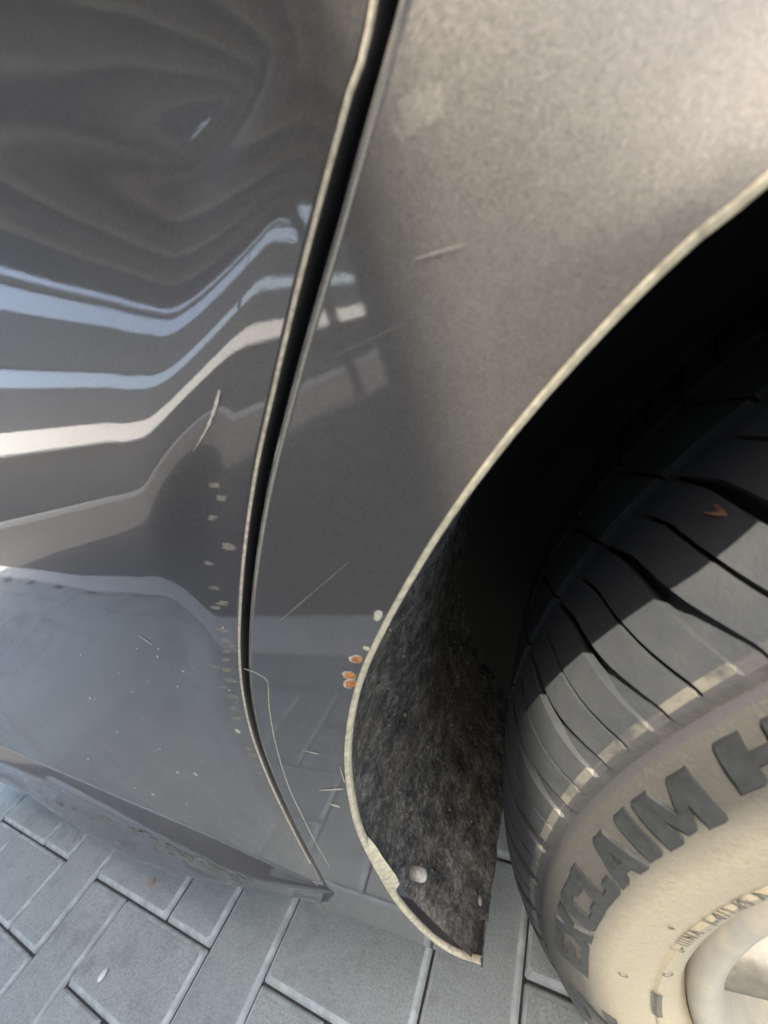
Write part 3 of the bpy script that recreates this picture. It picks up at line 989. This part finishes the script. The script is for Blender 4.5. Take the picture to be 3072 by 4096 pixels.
# clods of dried mud stuck to the liner
MUD = simple('dried_mud', (0.24, 0.20, 0.15), 0.95, 0, 0.4, 200, 0.6)
cl = MB()
for _ in range(160):
    th = math.radians(random.uniform(-14, 40)); Y = random.uniform(0.03, 0.2); r = 0.3985
    s_ = 0.0005 + 0.0014 * random.random() ** 3
    c = Vector((-r * math.cos(th), Y, ZC + r * math.sin(th)))
    rows = []
    sd = random.uniform(0, 99)
    for i in range(5):
        f = math.pi * i / 4
        rows.append([c + Vector((math.sin(f) * math.cos(t), math.cos(f), math.sin(f) * math.sin(t))) * s_ * (1 + 0.5 * noise.noise(Vector((i + sd, t, sd)))) for t in [2 * math.pi * j / 7 for j in range(7)]])
    cl.grid(rows, close_u=True)
co_ = cl.build('mud_clods', MUD, liner)
co_['kind'] = 'stuff'

# ------------------------------------------------------------------ small litter on the ground
def pebble(px, py, s_, mat, label, name='pebble'):
    P = at_z(px, py, 0.003)
    mb = MB()
    rows = []
    sd = random.uniform(0, 50)
    for i in range(8):
        f = math.pi * i / 7
        rows.append([Vector((math.sin(f) * math.cos(t) * s_, math.sin(f) * math.sin(t) * s_ * 1.7, (1 - math.cos(f)) * s_ * 0.55)) * (1 + 0.25 * noise.noise(Vector((math.cos(t) + sd, i, math.sin(t))))) for t in [2 * math.pi * j / 10 for j in range(10)]])
    mb.grid(rows, close_u=True)
    o = mb.build(name, mat)
    o.location = (P[0], P[1], -0.0003)
    return tag(o, label, 'pebble')
pebble(221, 2105, 0.0045, simple('white_stone', (0.75, 0.74, 0.70), 0.6), 'small white pebble lying on a grey paver by the car sill')
pebble(327, 1738 + 168, 0.004, simple('brown_stone', (0.40, 0.27, 0.16), 0.8), 'tiny brown crumb lying on the paver edge beneath the sill', 'crumb')

def dry_leaf():
    mb = MB()
    a, Y = math.radians(47.8), 0.047
    r = 0.3285
    c = Vector((-r * math.cos(a), Y, ZC + r * math.sin(a)))
    up = Vector((-math.cos(a), 0, math.sin(a))); tg = Vector((math.sin(a), 0, math.cos(a))); yy = Vector((0, 1, 0))
    ax = (yy * 0.9 - tg * 0.35).normalized(); sd = up.cross(ax)
    rows = []
    for i in range(9):
        t = i / 8
        wd_ = 0.0017 * math.sin(math.pi * min(1, t * 0.95 + 0.03)) + 0.0002
        rows.append([c + ax * (t - 0.5) * 0.012 + sd * u_ * wd_ + up * (0.0008 + 0.0022 * abs(u_) * t + 0.0006 * math.sin(5 * t)) for u_ in (-1, -0.5, 0, 0.5, 1)])
    mb.grid(rows)
    o = mb.build('dry_leaf', simple('dry_leaf_brown', (0.20, 0.10, 0.055), 0.8, 0, 0.4, 400))
    return tag(o, 'small dry brown leaf caught in a groove of the tyre tread', 'leaf')
dry_leaf()

# ------------------------------------------------------------------ carport and the places mirrored in the paint
GREYM = simple('dark_steel', (0.10, 0.10, 0.098), 0.6, 0.2, 0.2, 6)
JOIST = simple('pale_timber_joist', (0.62, 0.58, 0.45), 0.8, 0, 0.3, 4)
SHEET = simple('canopy_sheet', (0.085, 0.09, 0.08), 0.8, 0, 0.35, 2.5)
WHITE = simple('white_render', (0.78, 0.77, 0.73), 0.8, 0, 0.06, 3)
DARKW = simple('dark_render', (0.13, 0.13, 0.135), 0.85, 0, 0.2, 2)
KERB_AND_STRIP = simple('kerb_and_lit_strip', (0.60, 0.585, 0.55), 0.9, 0, 0.15, 12)
cp = empty('carport_canopy', (-2.2, -1.7, 0))
tag(cp, 'flat carport canopy with ribbed underside, mirrored along the top of the door', 'carport')
def part(name, mat, parent, *b, rel=None):
    m = MB()
    m.box(*b)
    o = m.build(name, mat, None, False)
    o.parent = parent
    o.matrix_parent_inverse = Matrix.Translation(parent.location).inverted()
    return o
XR, XF, ZR = -0.126, -3.45, 2.6
YA, YB, YC, YD = -0.30, -1.5, -1.5, -6.095
part('roof_sheet', SHEET, cp, XF, XR, YB + 0.001, YA, ZR, ZR + 0.05)
part('roof_sheet', SHEET, cp, XF, 2.5, YD, YC, ZR, ZR + 0.05)  # bay extended past the roof end to keep sky out of the quarter panel
x = XF + 0.3
while x < 2.4:
    part('joist', JOIST, cp, x, x + 0.07, YD + 0.02, (YA if x + 0.1 < XR else YC) - 0.02, ZR - 0.14, ZR - 0.002)
    x += 0.36
part('edge_beam', GREYM, cp, XF - 0.06, XF - 0.001, YD, YA, ZR - 0.16, ZR + 0.06)
for xx in (XF - 0.06, 2.2):
    part('post', GREYM, cp, xx, xx + 0.12, YD + 0.1, YD + 0.22, -0.03, ZR - 0.165)
wl = MB()
wl.box(-3.0, 4.5, -6.3, -6.1, -0.03, 2.9)  # unseen wall added so the quarter panel mirrors something dark
tag(wl.build('added_wall', DARKW, None, False), 'dark wall added across from the car to darken the quarter panel reflection', 'wall')
bd_ = empty('far_building', (-10, -6, 0))
tag(bd_, 'low dark building with a white band sloped to catch the sun, mirrored in the door', 'building')
part('wall', DARKW, bd_, -10.6, -10.0, -26, 2.5, -0.03, 3.55)
wb = MB()
wb.grid([[(-9.4, -26, 1.80), (-9.4, 2.5, 1.80)], [(-9.4, -26, 1.86), (-9.4, 2.5, 1.86)], [(-9.99, -26, 2.50), (-9.99, 2.5, 2.50)], [(-9.99, -26, 2.44), (-9.99, 2.5, 2.44)]], close_v=True)
wbo = wb.build('sunward_white_band', WHITE, bd_, False)  # slope added so the sun brightens the white band mirrored in the door
wbo.matrix_parent_inverse = Matrix.Translation(bd_.location).inverted()
part('roof_fascia', GREYM, bd_, -10.3, -10.05, -26, 2.5, 4.05, 5.25)
part('top_rail', GREYM, bd_, -10.25, -10.1, -26, 2.5, 5.86, 6.0)
for yy in np.arange(-25.5, 2.6, 7.0):
    part('upright', GREYM, bd_, -10.3, -10.1, yy, yy + 0.2, 3.551, 4.049)
    part('rail_post', GREYM, bd_, -10.22, -10.14, yy + 0.05, yy + 0.13, 5.251, 5.859)
for k in range(18):
    m_ = MB()
    m_.box(-5.3 + 0.4 * k, -5.3 + 0.4 * k + 0.396, EDGE + 0.012, EDGE + 0.160, -0.028, 0.003)
    m_.build('lit_strip_block', KERB_AND_STRIP, pave, False)  # pale colour of these blocks stands for a sunlit strip of paving
kb = MB()
kb.box(-9.3, -9.1, -26, 2.5, -0.029, 0.14)
tag(kb.build('kerb', KERB_AND_STRIP, None, False), 'pale concrete kerb across the yard, mirrored in the door', 'kerb')
